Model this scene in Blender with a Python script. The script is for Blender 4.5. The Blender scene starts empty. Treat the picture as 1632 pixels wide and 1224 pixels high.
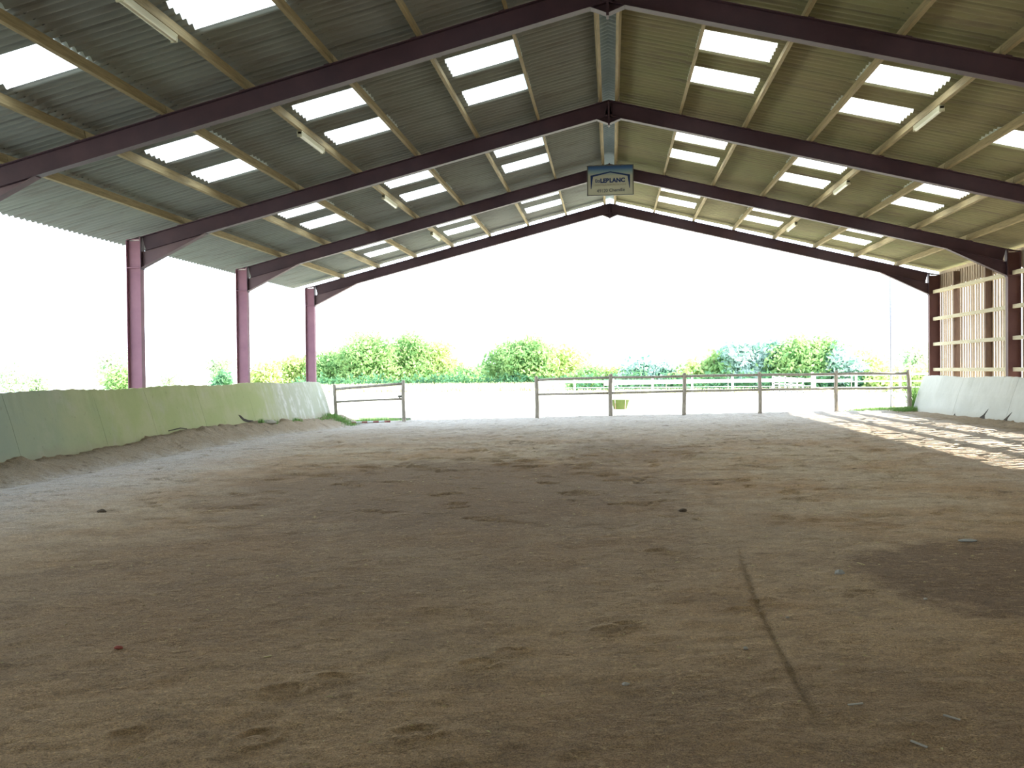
import bpy, math, random
import numpy as np
from mathutils import Vector, Matrix, noise
random.seed(7); rng = np.random.default_rng(11)
C = bpy.context.scene.collection
scene = bpy.context.scene

# ------------------------------------------------------------------ camera, sky, sun, exposure
HC = 1.6                                    # eye height above the middle of the riding floor
YAW, PIT, ROL, FPX = 0.1087, 0.0143, -0.0105, 1457.33
cam_d = bpy.data.cameras.new('camera'); cam = bpy.data.objects.new('camera', cam_d); C.objects.link(cam)
cam_d.sensor_width = 36.0; cam_d.lens = 36.0 * FPX / 1632.0; cam_d.clip_start = 0.05; cam_d.clip_end = 2000
_r = Vector((math.cos(YAW), math.sin(YAW), 0))
_f = Vector((-math.sin(YAW) * math.cos(PIT), math.cos(YAW) * math.cos(PIT), -math.sin(PIT)))
_u = Vector((-math.sin(YAW) * math.sin(PIT), math.cos(YAW) * math.sin(PIT), math.cos(PIT)))
r2 = _r * math.cos(ROL) + _u * math.sin(ROL); u2 = -_r * math.sin(ROL) + _u * math.cos(ROL)
M = Matrix((r2, u2, -_f)).transposed().to_4x4(); M.translation = Vector((0.0138, 0, HC))
cam.matrix_world = M
scene.camera = cam

world = bpy.data.worlds.new('sky'); scene.world = world; world.use_nodes = True
wn = world.node_tree.nodes; wl = world.node_tree.links
bg = wn['Background']
tc = wn.new('ShaderNodeTexCoord'); sx = wn.new('ShaderNodeSeparateXYZ'); cr = wn.new('ShaderNodeValToRGB')
wl.new(tc.outputs['Generated'], sx.inputs[0]); wl.new(sx.outputs['Z'], cr.inputs[0]); wl.new(cr.outputs[0], bg.inputs[0])
cr.color_ramp.elements[0].position = 0.0; cr.color_ramp.elements[0].color = (0.84, 0.93, 1.0, 1)
cr.color_ramp.elements[1].position = 0.9; cr.color_ramp.elements[1].color = (0.55, 0.74, 1.0, 1)
bg.inputs[1].default_value = 4.8

SUN_DIR = Vector((math.cos(math.radians(38.5)), -0.05, math.sin(math.radians(38.5)))).normalized()
sd = bpy.data.lights.new('sun', 'SUN'); sd.energy = 26.0; sd.angle = math.radians(0.6); sd.color = (1.0, 0.94, 0.84)
so = bpy.data.objects.new('sun', sd); C.objects.link(so); so.location = (30, 0, 30)
so.rotation_euler = SUN_DIR.to_track_quat('Z', 'Y').to_euler()

vs = scene.view_settings
vs.view_transform = 'Standard'; vs.look = 'None'; vs.exposure = 0.18; vs.gamma = 1.0; vs.use_curve_mapping = False
scene.cycles.max_bounces = 12; scene.cycles.diffuse_bounces = 7; scene.cycles.use_denoising = True
scene.cycles.transmission_bounces = 6; scene.cycles.sample_clamp_indirect = 8.0

# ------------------------------------------------------------------ helpers
class MB:
    """collects boxes, bars, tubes and prisms for ONE mesh object"""
    def __init__(s): s.v = []; s.f = []
    def add(s, vs, fs):
        n = len(s.v); s.v += [tuple(p) for p in vs]; s.f += [tuple(i + n for i in q) for q in fs]; return s
    def box(s, x0, x1, y0, y1, z0, z1):
        return s.add([(x0,y0,z0),(x1,y0,z0),(x1,y1,z0),(x0,y1,z0),(x0,y0,z1),(x1,y0,z1),(x1,y1,z1),(x0,y1,z1)],
                     [(0,3,2,1),(4,5,6,7),(0,1,5,4),(1,2,6,5),(2,3,7,6),(3,0,4,7)])
    def bar(s, p0, p1, w, h, up=(0,0,1), ow=0.0, oh=0.0):
        """box from p0 to p1; w across, h along 'up'; ow, oh shift it sideways and up"""
        p0 = Vector(p0); p1 = Vector(p1); d = (p1 - p0).normalized(); up = Vector(up)
        a = d.cross(up).normalized(); b = a.cross(d).normalized()
        o = a * ow + b * oh
        q = []
        for p in (p0, p1):
            for sa, sb in ((-1,-1),(1,-1),(1,1),(-1,1)): q.append(p + o + a * (sa * w / 2) + b * (sb * h / 2))
        return s.add(q, [(0,1,2,3),(7,6,5,4),(0,4,5,1),(1,5,6,2),(2,6,7,3),(3,7,4,0)])
    def prism(s, pts, ext):
        """polygon pts (3-D, planar) extruded by vector ext"""
        n = len(pts); e = Vector(ext); a = [Vector(p) for p in pts]
        return s.add(a + [p + e for p in a], [tuple(range(n))[::-1], tuple(range(n, 2 * n))] +
                     [(i, (i + 1) % n, n + (i + 1) % n, n + i) for i in range(n)])
    def tube(s, path, rad, n=8, cap=True):
        path = [Vector(p) for p in path]; rad = rad if isinstance(rad, (list, tuple)) else [rad] * len(path)
        d = (path[-1] - path[0]).normalized(); t = Vector((0,0,1)) if abs(d.z) < .9 else Vector((1,0,0))
        vs = []
        for i, p in enumerate(path):
            dd = (path[min(i+1, len(path)-1)] - path[max(i-1, 0)]).normalized()
            a = dd.cross(t).normalized(); b = dd.cross(a)
            for k in range(n):
                an = 2 * math.pi * k / n; vs.append(p + (a * math.cos(an) + b * math.sin(an)) * rad[i])
        fs = []
        for i in range(len(path) - 1):
            for k in range(n): fs.append((i*n+k, i*n+(k+1)%n, (i+1)*n+(k+1)%n, (i+1)*n+k))
        if cap: fs += [tuple(range(n))[::-1], tuple(range((len(path)-1)*n, len(path)*n))]
        return s.add(vs, fs)
    def build(s, name, mat, parent=None, smooth=False, bevel=0):
        me = bpy.data.meshes.new(name); me.from_pydata(s.v, [], s.f); me.materials.append(mat)
        import bmesh
        bm = bmesh.new(); bm.from_mesh(me); bmesh.ops.recalc_face_normals(bm, faces=bm.faces); bm.to_mesh(me); bm.free()
        return link(name, me, parent, smooth, bevel)
def link(name, me, parent=None, smooth=False, bevel=0):
    o = bpy.data.objects.new(name, me); C.objects.link(o)
    if smooth: me.shade_smooth()
    if parent is not None: o.parent = parent; o.matrix_parent_inverse = parent_inv(parent)
    if bevel:
        b = o.modifiers.new('bevel', 'BEVEL'); b.width = bevel; b.segments = 2; b.limit_method = 'ANGLE'
    return o
def parent_inv(p):
    return Matrix.Translation(-Vector(p.get('_w', p.location)))     # things are built in world coordinates, unrotated
def npmesh(name, co, faces, mat, parent=None, smooth=False):
    me = bpy.data.meshes.new(name); n = len(co); m, k = faces.shape
    me.vertices.add(n); me.vertices.foreach_set('co', np.asarray(co, dtype=np.float32).ravel())
    me.loops.add(m * k); me.loops.foreach_set('vertex_index', faces.ravel().astype(np.int32))
    me.polygons.add(m); me.polygons.foreach_set('loop_start', np.arange(0, m * k, k, dtype=np.int32))
    me.update(calc_edges=True); me.validate(); me.materials.append(mat)
    return link(name, me, parent, smooth)
def tag(o, label=None, cat=None, group=None, kind=None):
    if label: o['label'] = label
    if cat: o['category'] = cat
    if group: o['group'] = group
    if kind: o['kind'] = kind
    return o
def thing(name, label, cat, loc=(0,0,0), group=None, kind=None):
    o = bpy.data.objects.new(name, None); C.objects.link(o); o.location = loc; o.empty_display_size = .2
    return tag(o, label, cat, group, kind)

def mat(name, col, rough=.8, metal=0, var=None, scale=3.0, bump=0.0, bscale=30.0, spec=.3, detail=5, stretch=(1,1,1)):
    m = bpy.data.materials.new(name); m.use_nodes = True; nt = m.node_tree; p = nt.nodes['Principled BSDF']
    p.inputs['Roughness'].default_value = rough; p.inputs['Metallic'].default_value = metal
    p.inputs['Specular IOR Level'].default_value = spec; p.inputs['Base Color'].default_value = (*col, 1)
    tcn = nt.nodes.new('ShaderNodeTexCoord'); mp = nt.nodes.new('ShaderNodeMapping'); mp.inputs['Scale'].default_value = stretch
    nt.links.new(tcn.outputs['Object'], mp.inputs[0])
    if var:
        nz = nt.nodes.new('ShaderNodeTexNoise'); nz.inputs['Scale'].default_value = scale; nz.inputs['Detail'].default_value = detail
        nz.inputs['Roughness'].default_value = .65
        r = nt.nodes.new('ShaderNodeValToRGB'); r.color_ramp.elements[0].position = .32; r.color_ramp.elements[1].position = .68
        r.color_ramp.elements[0].color = (*col, 1); r.color_ramp.elements[1].color = (*var, 1)
        nt.links.new(mp.outputs[0], nz.inputs['Vector']); nt.links.new(nz.outputs['Fac'], r.inputs[0]); nt.links.new(r.outputs[0], p.inputs['Base Color'])
    if bump:
        n2 = nt.nodes.new('ShaderNodeTexNoise'); n2.inputs['Scale'].default_value = bscale; n2.inputs['Detail'].default_value = 6
        b = nt.nodes.new('ShaderNodeBump'); b.inputs['Strength'].default_value = bump; b.inputs['Distance'].default_value = .02
        nt.links.new(mp.outputs[0], n2.inputs['Vector']); nt.links.new(n2.outputs['Fac'], b.inputs['Height']); nt.links.new(b.outputs[0], p.inputs['Normal'])
    return m
def N(nt, t, **kw):
    n = nt.nodes.new('ShaderNode' + t)
    for k, v in kw.items():
        if k in n.inputs: n.inputs[k].default_value = v
        else: setattr(n, k, v)
    return n
def mixc(nt, fac, a, b, mode='MIX'):
    n = nt.nodes.new('ShaderNodeMix'); n.data_type = 'RGBA'; n.blend_type = mode
    for s, v in ((0, fac), (6, a), (7, b)):
        if isinstance(v, (tuple, float, int)): n.inputs[s].default_value = (*v, 1) if isinstance(v, tuple) and len(v) == 3 else v
        else: nt.links.new(v, n.inputs[s])
    return n.outputs[2]
def mathn(nt, op, *a, clamp=False):
    n = nt.nodes.new('ShaderNodeMath'); n.operation = op; n.use_clamp = clamp
    for i, v in enumerate(a):
        if isinstance(v, (int, float)): n.inputs[i].default_value = v
        else: nt.links.new(v, n.inputs[i])
    return n.outputs[0]
def ramp(nt, src, stops):
    r = nt.nodes.new('ShaderNodeValToRGB'); e = r.color_ramp.elements
    while len(e) < len(stops): e.new(.5)
    for i, (p, c) in enumerate(stops): e[i].position = p; e[i].color = (*c, 1) if len(c) == 3 else c
    nt.links.new(src, r.inputs[0]); return r.outputs[0]
def mrange(nt, src, a, b, c=0.0, d=1.0):
    n = nt.nodes.new('ShaderNodeMapRange'); n.interpolation_type = 'SMOOTHSTEP'
    nt.links.new(src, n.inputs[0])
    for i, v in enumerate((a, b, c, d)): n.inputs[i + 1].default_value = v
    return n.outputs[0]

# ------------------------------------------------------------------ materials
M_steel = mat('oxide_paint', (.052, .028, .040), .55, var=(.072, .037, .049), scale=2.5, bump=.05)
M_steelL = mat('oxide_paint_glare', (.23, .105, .145), .6, var=(.28, .135, .175), scale=2.5, bump=.05)  # left columns: pink lens glare put into the paint colour
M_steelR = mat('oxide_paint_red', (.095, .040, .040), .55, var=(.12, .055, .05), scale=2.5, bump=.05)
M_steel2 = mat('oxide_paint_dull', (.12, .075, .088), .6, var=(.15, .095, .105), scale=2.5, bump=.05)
M_purlin = mat('purlin_timber', (.20, .155, .085), .8, var=(.33, .26, .14), scale=4, bump=.1, stretch=(6, .6, 6))
M_girt = mat('girt_timber', (.42, .37, .25), .8, var=(.55, .5, .36), scale=4, bump=.1, stretch=(6, .6, 6))
M_slat = mat('slat_timber', (.27, .205, .16), .85, var=(.40, .32, .24), scale=5, bump=.1, stretch=(3, 3, .4))
M_upper = mat('upper_board_timber', (.40, .31, .22), .85, var=(.55, .44, .32), scale=5, bump=.1, stretch=(3, 3, .4))
M_dark = mat('dark_board_timber', (.10, .06, .045), .85, var=(.16, .10, .07), scale=4, stretch=(3, 3, .5))
M_post = mat('fence_timber', (.27, .24, .20), .9, var=(.46, .42, .36), scale=6, bump=.3, stretch=(4, 4, .8))
M_white = mat('white_fence_paint', (.75, .76, .74), .6)
M_log = mat('old_pole_timber', (.28, .28, .24), .9, var=(.4, .4, .35), scale=5)
M_lamp = mat('lamp_body', (.42, .39, .27), .5)
M_clear = mat('lamp_cover', (.50, .48, .36), .25)
M_sign_edge = mat('sign_frame', (.12, .12, .11), .5)
M_stone = mat('stone', (.35, .36, .34), .85, var=(.5, .5, .47), scale=20)
M_green = mat('green_tub', (.10, .15, .045), .5, var=(.13, .18, .06), scale=6)
M_pink = mat('tub_leg_metal', (.55, .36, .30), .5)
M_mast = mat('mast_metal', (.30, .30, .36), .5)
M_trunk = mat('bark', (.10, .08, .06), .9, var=(.16, .13, .10), scale=5)
M_ridge = mat('ridge_cap_sheet', (.36, .47, .55), .4, var=(.44, .55, .62), scale=3)

def roof_mat(name, a, b, c, side):
    m = mat(name, a, .85); nt = m.node_tree; p = nt.nodes['Principled BSDF']
    g = N(nt, 'TexCoord'); sp = N(nt, 'SeparateXYZ'); nt.links.new(g.outputs['Object'], sp.inputs[0])
    n1 = N(nt, 'TexNoise', Scale=.35, Detail=4.0, Roughness=.6); nt.links.new(g.outputs['Object'], n1.inputs['Vector'])
    mp = N(nt, 'Mapping'); mp.inputs['Scale'].default_value = (.6, 5, .6); nt.links.new(g.outputs['Object'], mp.inputs[0])
    n2 = N(nt, 'TexNoise', Scale=1.5, Detail=6.0, Roughness=.7); nt.links.new(mp.outputs[0], n2.inputs['Vector'])
    col = mixc(nt, mrange(nt, n1.outputs['Fac'], .35, .65), a, b)
    col = mixc(nt, mrange(nt, n2.outputs['Fac'], .45, .75), col, c)
    # darker band where each sheet laps over the next one (every 0.885 m along the barn)
    lap = mathn(nt, 'FRACT', mathn(nt, 'DIVIDE', mathn(nt, 'SUBTRACT', sp.outputs['Y'], 32.0 - 60 * .885), .885))
    lapm = mathn(nt, 'LESS_THAN', lap, .05)
    col = mixc(nt, mathn(nt, 'MULTIPLY', lapm, .28), col, (.05, .04, .035))
    nt.links.new(col, p.inputs['Base Color'])
    return m
M_roofL = roof_mat('fibre_cement_left', (.225, .23, .215), (.24, .255, .225), (.175, .16, .145), -1)
M_roofR = roof_mat('fibre_cement_right', (.26, .235, .14), (.23, .23, .125), (.185, .15, .11), 1)

def skylight_mat():
    m = bpy.data.materials.new('translucent_sheet'); m.use_nodes = True; nt = m.node_tree; nt.nodes.clear()
    o = N(nt, 'OutputMaterial'); t = N(nt, 'BsdfTranslucent'); d = N(nt, 'BsdfDiffuse'); mx = N(nt, 'MixShader')
    g = N(nt, 'TexCoord'); n = N(nt, 'TexNoise', Scale=6.0, Detail=5.0); nt.links.new(g.outputs['Object'], n.inputs['Vector'])
    c = ramp(nt, n.outputs['Fac'], [(.3, (.52, .56, .52)), (.6, (.74, .78, .74))])
    nt.links.new(c, t.inputs[0]); d.inputs[0].default_value = (.6, .62, .58, 1)
    mx.inputs[0].default_value = .3; nt.links.new(t.outputs[0], mx.inputs[1]); nt.links.new(d.outputs[0], mx.inputs[2])
    nt.links.new(mx.outputs[0], o.inputs[0]); return m
M_sky = skylight_mat()

def floor_mat():
    m = mat('riding_sand', (.3, .24, .17), .95, spec=.15); nt = m.node_tree; p = nt.nodes['Principled BSDF']
    g = N(nt, 'TexCoord'); co = g.outputs['Object']; sp = N(nt, 'SeparateXYZ'); nt.links.new(co, sp.inputs[0]); X, Y = sp.outputs['X'], sp.outputs['Y']
    def nz(scale, detail=5.0, rough=.6, st=None, dist=0.0):
        n = N(nt, 'TexNoise', Scale=scale, Detail=detail, Roughness=rough, Distortion=dist)
        if st:
            mp = N(nt, 'Mapping'); mp.inputs['Scale'].default_value = st; nt.links.new(co, mp.inputs[0]); nt.links.new(mp.outputs[0], n.inputs['Vector'])
        else: nt.links.new(co, n.inputs['Vector'])
        return n.outputs['Fac']
    big = nz(.45, 6.0, .65); mid = nz(2.2, 6.0, .7, (1, .7, 1)); fine = nz(38.0, 5.0, .75); grit = nz(120.0, 2.0, .8); clod = nz(6.0, 6.0, .75, (.8, 1.25, 1)); rip = nz(15.0, 4.0, .7, (.75, 1.3, 1))
    dry, brown, damp = (.50, .40, .285), (.44, .30, .175), (.215, .145, .092)
    col = mixc(nt, mrange(nt, big, .40, .62), dry, brown)
    # the sand turns browner towards the camera
    near = mathn(nt, 'ADD', Y, mathn(nt, 'MULTIPLY', mathn(nt, 'SUBTRACT', big, .5), 9.0))
    col = mixc(nt, mrange(nt, near, 11.0, 2.0, 0, .8), col, (.50, .335, .175))
    col = mixc(nt, mathn(nt, 'MULTIPLY', mrange(nt, nz(1.3, 8.0, .75, (1, 1.4, 1), .6), .46, .62), .42), col, (.255, .185, .12))
    # damp zones: distance to an ellipse centre, roughened with noise
    def blob(cx, cy, rx, ry, rot=0.0, soft=.25, rough=.9, nf=None):
        ca, sa = math.cos(rot), math.sin(rot)
        dx = mathn(nt, 'SUBTRACT', X, cx); dy = mathn(nt, 'SUBTRACT', Y, cy)
        a = mathn(nt, 'DIVIDE', mathn(nt, 'ADD', mathn(nt, 'MULTIPLY', dx, ca), mathn(nt, 'MULTIPLY', dy, sa)), rx)
        b = mathn(nt, 'DIVIDE', mathn(nt, 'SUBTRACT', mathn(nt, 'MULTIPLY', dy, ca), mathn(nt, 'MULTIPLY', dx, sa)), ry)
        r = mathn(nt, 'SQRT', mathn(nt, 'ADD', mathn(nt, 'MULTIPLY', a, a), mathn(nt, 'MULTIPLY', b, b)))
        r = mathn(nt, 'ADD', r, mathn(nt, 'MULTIPLY', mathn(nt, 'SUBTRACT', nf or mid, .5), rough))
        return mrange(nt, r, 1 + soft, 1 - soft)
    for args, k in (((3.35, 7.15, 1.5, 1.45, .25, .12, .8), .85), ((-2.2, 12.6, 3.4, 3.6, 0, .35, 1.3), .75), ((-1.5, 8.6, 3.2, 2.4, .3, .6, 1.2), .5),
                    ((.3, 18.2, 1.4, 2.6, 0, .3, 1.6), .55), ((-3.6, 5.8, 2.4, 1.6, 0, .5, 1.2), .3), ((1.2, 4.0, 2.2, 1.0, 0, .5, 1.2), .35)):
        col = mixc(nt, mathn(nt, 'MULTIPLY', blob(*args), k), col, damp)
    # pale dry tracks along both long sides; far-end sky light mixed into colour
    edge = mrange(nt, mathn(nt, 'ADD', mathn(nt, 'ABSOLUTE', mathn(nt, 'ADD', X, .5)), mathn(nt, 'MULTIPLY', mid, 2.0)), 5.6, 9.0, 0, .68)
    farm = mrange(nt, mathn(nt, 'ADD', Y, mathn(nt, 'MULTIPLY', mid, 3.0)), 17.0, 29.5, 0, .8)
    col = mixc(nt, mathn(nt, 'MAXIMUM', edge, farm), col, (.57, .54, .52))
    # browner soil heaped along the walls
    hb = mathn(nt, 'ADD', mathn(nt, 'ABSOLUTE', X), mathn(nt, 'MULTIPLY', mathn(nt, 'SUBTRACT', mid, .5), .8))
    col = mixc(nt, mrange(nt, hb, 8.75, 9.3, 0, .85), col, (.34, .265, .18))
    # scattered dark clods and hoof-turned damp sand
    cl = mathn(nt, 'MULTIPLY', mrange(nt, nz(2.6, 8.0, .8, (.7, 1.3, 1)), .55, .63), mrange(nt, Y, 9.0, 14.0, .35, 1.0))
    col = mixc(nt, mathn(nt, 'MULTIPLY', cl, .62), col, (.15, .115, .085))
    col = mixc(nt, mathn(nt, 'MULTIPLY', mrange(nt, clod, .48, .62), .32), col, (.24, .165, .095))
    col = mixc(nt, mathn(nt, 'MULTIPLY', mrange(nt, rip, .52, .68), mrange(nt, Y, 16.0, 8.0, .1, .45)), col, (.60, .44, .25))
    # wheel groove
    gx = mathn(nt, 'ABSOLUTE', mathn(nt, 'SUBTRACT', X, mathn(nt, 'ADD', .93, mathn(nt, 'MULTIPLY', mathn(nt, 'POWER', mathn(nt, 'SUBTRACT', Y, 4.2), 2.0), .012))))
    gm = mathn(nt, 'MULTIPLY', mrange(nt, gx, .035, .008), mathn(nt, 'MULTIPLY', mrange(nt, Y, 3.9, 4.6), mrange(nt, Y, 9.0, 7.0)))
    col = mixc(nt, mathn(nt, 'MULTIPLY', gm, .3), col, (.16, .11, .05))
    sp2 = ramp(nt, grit, [(.35, (.45, .42, .38)), (.5, (1, 1, 1)), (.68, (1.6, 1.5, 1.25))])
    col = mixc(nt, .75, col, sp2, 'MULTIPLY')
    sp3 = ramp(nt, fine, [(.3, (.68, .66, .63)), (.65, (1.18, 1.17, 1.14))])
    col = mixc(nt, .9, col, sp3, 'MULTIPLY')
    nt.links.new(col, p.inputs['Base Color'])
    h = mathn(nt, 'ADD', mathn(nt, 'MULTIPLY', fine, .35), mathn(nt, 'ADD', mathn(nt, 'ADD', mathn(nt, 'MULTIPLY', clod, 1.2), mathn(nt, 'MULTIPLY', rip, .6)), mathn(nt, 'MULTIPLY', grit, .12)))
    b = N(nt, 'Bump', Strength=.9, Distance=.06); nt.links.new(h, b.inputs['Height']); nt.links.new(b.outputs[0], p.inputs['Normal'])
    return m
M_floor = floor_mat()

def wall_mat(name, left):
    m = mat(name, (.3, .33, .2), .9); nt = m.node_tree; p = nt.nodes['Principled BSDF']
    g = N(nt, 'TexCoord'); co = g.outputs['Object']; sp = N(nt, 'SeparateXYZ'); nt.links.new(co, sp.inputs[0]); Y, Z = sp.outputs['Y'], sp.outputs['Z']
    def nz(scale, st=(1, 1, 1), detail=6.0, rough=.65):
        mp = N(nt, 'Mapping'); mp.inputs['Scale'].default_value = st; nt.links.new(co, mp.inputs[0])
        n = N(nt, 'TexNoise', Scale=scale, Detail=detail, Roughness=rough); nt.links.new(mp.outputs[0], n.inputs['Vector']); return n.outputs['Fac']
    a = nz(.8); b = nz(9.0); s = nz(1.3, (1, 2.2, .45)); 
    if left:
        alg = mixc(nt, mrange(nt, a, .4, .6), (.35, .385, .175), (.40, .41, .22))
        y2 = mathn(nt, 'ADD', Y, mathn(nt, 'MULTIPLY', mathn(nt, 'SUBTRACT', a, .5), 4.0))
        grey = mixc(nt, mrange(nt, y2, 18.0, 13.5), alg, (.30, .345, .27))
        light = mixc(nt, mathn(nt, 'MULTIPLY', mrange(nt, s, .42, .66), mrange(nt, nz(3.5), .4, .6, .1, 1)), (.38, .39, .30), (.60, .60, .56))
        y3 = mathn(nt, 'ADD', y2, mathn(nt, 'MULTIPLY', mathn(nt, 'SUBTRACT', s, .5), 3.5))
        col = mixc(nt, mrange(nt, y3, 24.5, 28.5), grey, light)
        col = mixc(nt, mathn(nt, 'MULTIPLY', mrange(nt, nz(.9, (1, 1.3, .8)), .55, .7), .45), col, (.43, .41, .32))
    else:
        col = mixc(nt, mrange(nt, a, .35, .65), (.54, .54, .485), (.47, .47, .415))
        col = mixc(nt, mathn(nt, 'MULTIPLY', mrange(nt, s, .5, .7), .5), col, (.45, .45, .385))
    col = mixc(nt, mathn(nt, 'MULTIPLY', mrange(nt, b, .62, .72), .35), col, (.16, .15, .11))
    # soil splash at the foot
    col = mixc(nt, mrange(nt, mathn(nt, 'ADD', Z, mathn(nt, 'MULTIPLY', mathn(nt, 'SUBTRACT', a, .5), .5)), .38, .16, 0, .35), col, (.33, .27, .19))
    nt.links.new(col, p.inputs['Base Color'])
    bb = N(nt, 'Bump', Strength=.35, Distance=.01); nt.links.new(b, bb.inputs['Height']); nt.links.new(bb.outputs[0], p.inputs['Normal'])
    return m
M_wallL = wall_mat('concrete_algae', True); M_wallR = wall_mat('concrete_pale', False)
M_field = mat('pale_sand_field', (.52, .50, .38), .95, var=(.60, .58, .46), scale=.3, bump=.1, bscale=3)
M_grass = mat('grass_blades', (.17, .34, .10), .7, var=(.28, .44, .14), scale=3)
M_hay = mat('dry_tall_grass', (.50, .50, .30), .8, var=(.6, .58, .38), scale=2)

def leaf_mat(name, a, b, tr=.45):
    m = bpy.data.materials.new(name); m.use_nodes = True; nt = m.node_tree; nt.nodes.clear()
    o = N(nt, 'OutputMaterial'); t = N(nt, 'BsdfTranslucent'); d = N(nt, 'BsdfDiffuse'); mx = N(nt, 'MixShader')
    g = N(nt, 'TexCoord'); n = N(nt, 'TexNoise', Scale=1.1, Detail=4.0); nt.links.new(g.outputs['Object'], n.inputs['Vector'])
    c = ramp(nt, n.outputs['Fac'], [(.35, a), (.65, b)])
    nt.links.new(c, t.inputs[0]); nt.links.new(c, d.inputs[0]); mx.inputs[0].default_value = tr
    nt.links.new(d.outputs[0], mx.inputs[1]); nt.links.new(t.outputs[0], mx.inputs[2]); nt.links.new(mx.outputs[0], o.inputs[0]); return m
L_green = leaf_mat('leaves_green', (.17, .33, .12), (.38, .52, .22))
L_dark = leaf_mat('leaves_dark', (.07, .17, .10), (.13, .27, .12))
L_pale = leaf_mat('leaves_pale', (.36, .50, .17), (.60, .66, .32))
L_white = leaf_mat('leaves_blossom', (.16, .32, .22), (.66, .78, .74))
L_haze = leaf_mat('leaves_hazed', (.30, .44, .27), (.55, .64, .42))  # wash-out of the hazy far trees put into the leaf colour

# ------------------------------------------------------------------ ground
F = [7.51, 13.51, 19.51, 25.51, 31.51]                  # steel frames along the barn
SL = 0.24944; RZ = 7.283; HALF = 10.76                   # roof slope, rafter top at the ridge, half span
def sstep(a, b, v):
    t = np.clip((v - a) / (b - a), 0, 1); return t * t * (3 - 2 * t)
def zf0(x, y):
    """height of the riding floor (arrays)"""
    left = np.where(x < 0, .021 * x * sstep(22.5, 30, y), .0)
    right = np.where(x > 0, .0145 * x, 0)
    return left + right
HOOF = [(-1.63,4.42,.3),(-1.44,4.62,.2),(-2.13,3.83,.2),(-.55,5.17,.1),(-.72,4.92,.4),(.10,5.76,.5),(-.02,5.62,.2),(.86,6.11,.1),(1.02,6.34,.6),
        (-1.55,3.85,1.2),(-.86,3.95,.4),(1.74,6.6,.2),(.4,8.1,.2)]
ys = np.concatenate([np.linspace(-10.3, 2.8, 40)[:-1], 2.8 * (31.9 / 2.8) ** np.linspace(0, 1, 620)])
xs = np.concatenate([np.linspace(-10.6, -4.2, 130)[:-1], np.linspace(-4.2, 4.2, 460)[:-1], np.linspace(4.2, 10.6, 130)])
GX, GY = np.meshgrid(xs, ys)
def fbm(X, Y, sc, seed, octv=4):
    out = np.zeros_like(X); amp = 1.0; tot = 0
    for k in range(octv):
        r = np.random.default_rng(seed + k); n = 128; g = r.random((n, n))
        u = (X * sc * 2 ** k) % n; v = (Y * sc * 2 ** k) % n
        i = u.astype(int); j = v.astype(int); fu = u - i; fv = v - j; fu = fu*fu*(3-2*fu); fv = fv*fv*(3-2*fv)
        i1 = (i + 1) % n; j1 = (j + 1) % n; i %= n; j %= n
        out += amp * ((g[i, j] * (1-fu) + g[i1, j] * fu) * (1-fv) + (g[i, j1] * (1-fu) + g[i1, j1] * fu) * fv - .5)
        tot += amp; amp *= .55
    return out / tot
def bank(X, Y):
    """soil heaped against the foot of both concrete walls"""
    hl = np.interp(Y, [-10, 12, 14, 16.5, 18.8, 20.5, 23, 27, 30, 31.6], [.16, .17, .19, .17, .24, .30, .26, .30, .30, .30])
    L = hl * sstep(-8.9, -9.85, X) * (1 + .35 * fbm(X, Y, 1.6, 71)) + sstep(-9.2, -9.8, X) * (.16 * fbm(X, Y, 3.2, 75) + .07 * fbm(X, Y, 8.0, 78)) - .05 * sstep(-8.2, -8.9, X) * sstep(-9.3, -8.9, X)
    hr = np.interp(Y, [-10, 22, 26, 29, 31.6], [.10, .09, .05, .02, .0])
    R = hr * sstep(9.2, 9.85, X) * (1 + .5 * fbm(X, Y, 2.0, 81)) + sstep(9.4, 9.8, X) * .07 * fbm(X, Y, 3.0, 85)
    return L + R
Z = zf0(GX, GY) + bank(GX, GY)
Z += .022 * fbm(GX, GY, .7, 1) + .030 * fbm(GX, GY, 3.1, 11) + .016 * fbm(GX, GY * 1.3, 7.0, 21, 3)
Z -= .035 * sstep(.12, .26, fbm(GX, GY * 1.5, 2.2, 31, 5)) * sstep(7, 12, GY)
Z += .028 * sstep(.14, .28, fbm(GX * .8, GY * 1.6, 3.4, 131, 5)) * sstep(12, 16, GY)
Z += sstep(30.6, 31.4, GY) * .03 * (1 + fbm(GX, GY, 1.5, 55))
for hx, hy, ha in HOOF:
    dx = (GX - hx) * math.cos(ha) + (GY - hy) * math.sin(ha); dy = -(GX - hx) * math.sin(ha) + (GY - hy) * math.cos(ha)
    r = np.sqrt((dx / .085) ** 2 + (dy / .065) ** 2)
    Z += -.006 * np.exp(-(r ** 4)) - .008 * np.exp(-((r - .85) / .22) ** 2) * (dx > -.02) + .008 * np.exp(-((r - 1.4) / .25) ** 2)
gxc = .93 + (GY - 4.2) ** 2 * .012
Z -= .012 * np.exp(-((GX - gxc) / .02) ** 2) * sstep(3.9, 4.6, GY) * sstep(9, 7, GY)
for tx, k in ((-7.6, .02), (-6.2, .015), (-3.4, .0)):          # old wheel tracks running up the left side
    c = tx + (GY - 20) * .10
    Z -= .02 * np.exp(-((GX - c) / .09) ** 2) * sstep(12, 16, GY) * sstep(31, 27, GY)
ny, nx = GX.shape
idx = np.arange(ny * nx).reshape(ny, nx)
quads = np.stack([idx[:-1, :-1], idx[:-1, 1:], idx[1:, 1:], idx[1:, :-1]], -1).reshape(-1, 4)
fl = npmesh('floor', np.stack([GX, GY, Z], -1).reshape(-1, 3), quads, M_floor, None, True)
tag(fl, 'brown sandy riding floor marked by hooves inside the barn', 'floor', kind='structure')
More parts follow.
